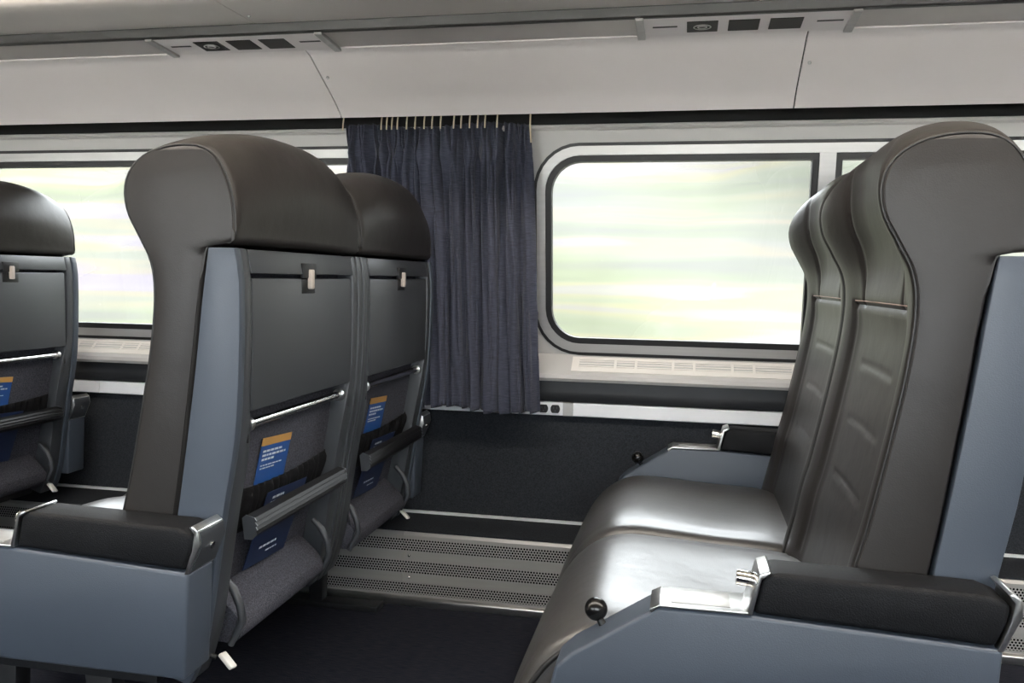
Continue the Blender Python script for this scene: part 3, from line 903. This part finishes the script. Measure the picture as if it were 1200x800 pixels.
    tp = prism('top_plate', [(-.3755, .5222), (-.3755, .5265), (-.501, .5265), (-.516, .5185), (-.513, .5130), (-.503, .5222)], *Y(-.3630, -.2842), 'steel', cn, bev=0.001)
    box('ashtray_lid', (-.485, min(m * -.350, m * -.297), .5266), (-.400, max(m * -.350, m * -.297), .5278), 'alu', tp, 0.0005)
    # recline lever with ball knob, on the sloping console nose
    lv = tube('lever', [(-.585, m * -.308, .460), (-.592, m * -.305, .470), (-.597, m * -.303, .478)], [.0075, .006, .006], 'black', root, 8)
    sphere('knob', (-.600, m * -.301, .487), .0180, 'gloss', lv)
    # support frame
    box('seat_pan', (-.600, -.265, .255), (-.165, .265, .330), 'black', root, 0.006)
    ys = m * -.20
    for sx in (-.32, -.53): prism('leg', [(sx - .02, 0), (sx + .02, 0), (sx + .03, .256), (sx - .03, .256)], ys - .02, ys + .02, 'black', root, bev=.003)
    box('floor_rail', (-.60, ys - .03, 0), (-.12, ys + .03, .018), 'black', root, .003)
    return root

def copy_tree(o, parent=None):
    c = o.copy(); COL.objects.link(c); c.parent = parent
    for ch in list(o.children): copy_tree(ch, c)
    return c

GRP = 'rows of grey leather train seats'
aisle = make_seat(1); window_seat = make_seat(-1)
SPEC = [
    (aisle, 0, YC_A, 'dark grey leather train seat seen from behind, the larger one nearest the aisle'),
    (window_seat, 0, YC_W, 'dark grey leather train seat seen from behind, beside the blue curtain'),
    (None, 1, YC_A, 'grey leather train seat on the right seen from its side, black ball lever in front'),
    (None, 1, YC_W, 'grey leather train seat on the right, next to the wall, half behind the nearer seat'),
    (None, -1, YC_W, 'train seat back cut off by the left edge of the photo, before the left window'),
    (None, -1, YC_A, 'aisle-side train seat in the row in front, beside the leftmost seat back'),
]
for o, row, yc, lab in SPEC:
    if o is None: o = copy_tree(aisle if yc == YC_A else window_seat)
    o.location = (PITCH_X[row], yc, 0)
    tag(o, lab, 'seat', GRP)

# ------------------------------------------------------------------ cards in the seat pockets
def card(row, yc, dy, zt, h, w, tilt, kind, lab, cat, grp):
    """flat printed card leaning on the liner of a seat back; local origin at its bottom centre"""
    r = empty('safety_card' if kind == 'blue' else 'route_leaflet')
    zb = zt - h
    sb, stp = liner_s(zb) + (0.004 if kind == 'blue' else 0.012), liner_s(zt) + (0.004 if kind == 'blue' else 0.027)
    r.location = (PITCH_X[row] + sb, yc + dy, zb)
    r.rotation_euler = (math.radians(tilt), math.atan2(stp - sb, h), 0)
    body = box('card', (0, -w / 2, 0), (0.0016, w / 2, h), 'cardblue' if kind == 'blue' else 'cardnavy', r)
    rnd = random.Random(5)
    def line(z, y0, y1, th):
        y = y0
        while y < y1 - 0.004:
            ln = min(rnd.uniform(.006, .016), y1 - y)
            box('print', (0.0016, y, z), (0.0019, y + ln, z + th), 'cardprint', body); y += ln + .003
    if kind == 'blue':
        box('orange_band', (0.0002, -w / 2 - .0002, h - .016), (0.0020, w / 2 + .0002, h), 'cardorange', body)
        for k, (a, c) in enumerate(((-.42, .25), (-.42, .40), (-.42, .02))):
            line(h - .030 - .0085 * k, a * w, c * w, .0042)
        for k in range(2): line(h - .058 - .006 * k, -.42 * w, (.30, .1)[k] * w, .0022)
    else:
        line(.034, -.25 * w, .16 * w, .0045); line(.020, -.05 * w, .22 * w, .003)
        line(.147, -.34 * w, -.06 * w, .005); line(.136, -.36 * w, .12 * w, .005)
    tag(r, lab, cat, grp)
G1, G2 = 'blue cards in the seat-back pockets', 'navy leaflets in the seat-back pockets'
card(0, YC_A, -.05, .682, .150, .125, -4, 'blue', 'blue card with orange top in the pocket of the seat nearest the aisle', 'card', G1)
card(0, YC_W, -.045, .682, .150, .125, -4, 'blue', 'blue card with orange top in the seat pocket beside the curtain', 'card', G1)
card(-1, YC_W, -.02, .682, .150, .125, -4, 'blue', 'blue card with orange top at the left edge of the photo', 'card', G1)
card(0, YC_A, -.01, .578, .165, .18, -3, 'navy', 'dark navy leaflet low in the pocket of the seat nearest the aisle', 'leaflet', G2)
card(0, YC_W, -.01, .578, .165, .18, -3, 'navy', 'dark navy leaflet low in the seat pocket beside the curtain', 'leaflet', G2)
card(-1, YC_W, -.01, .578, .165, .18, -3, 'navy', 'dark navy leaflet low in the leftmost seat back pocket', 'leaflet', G2)
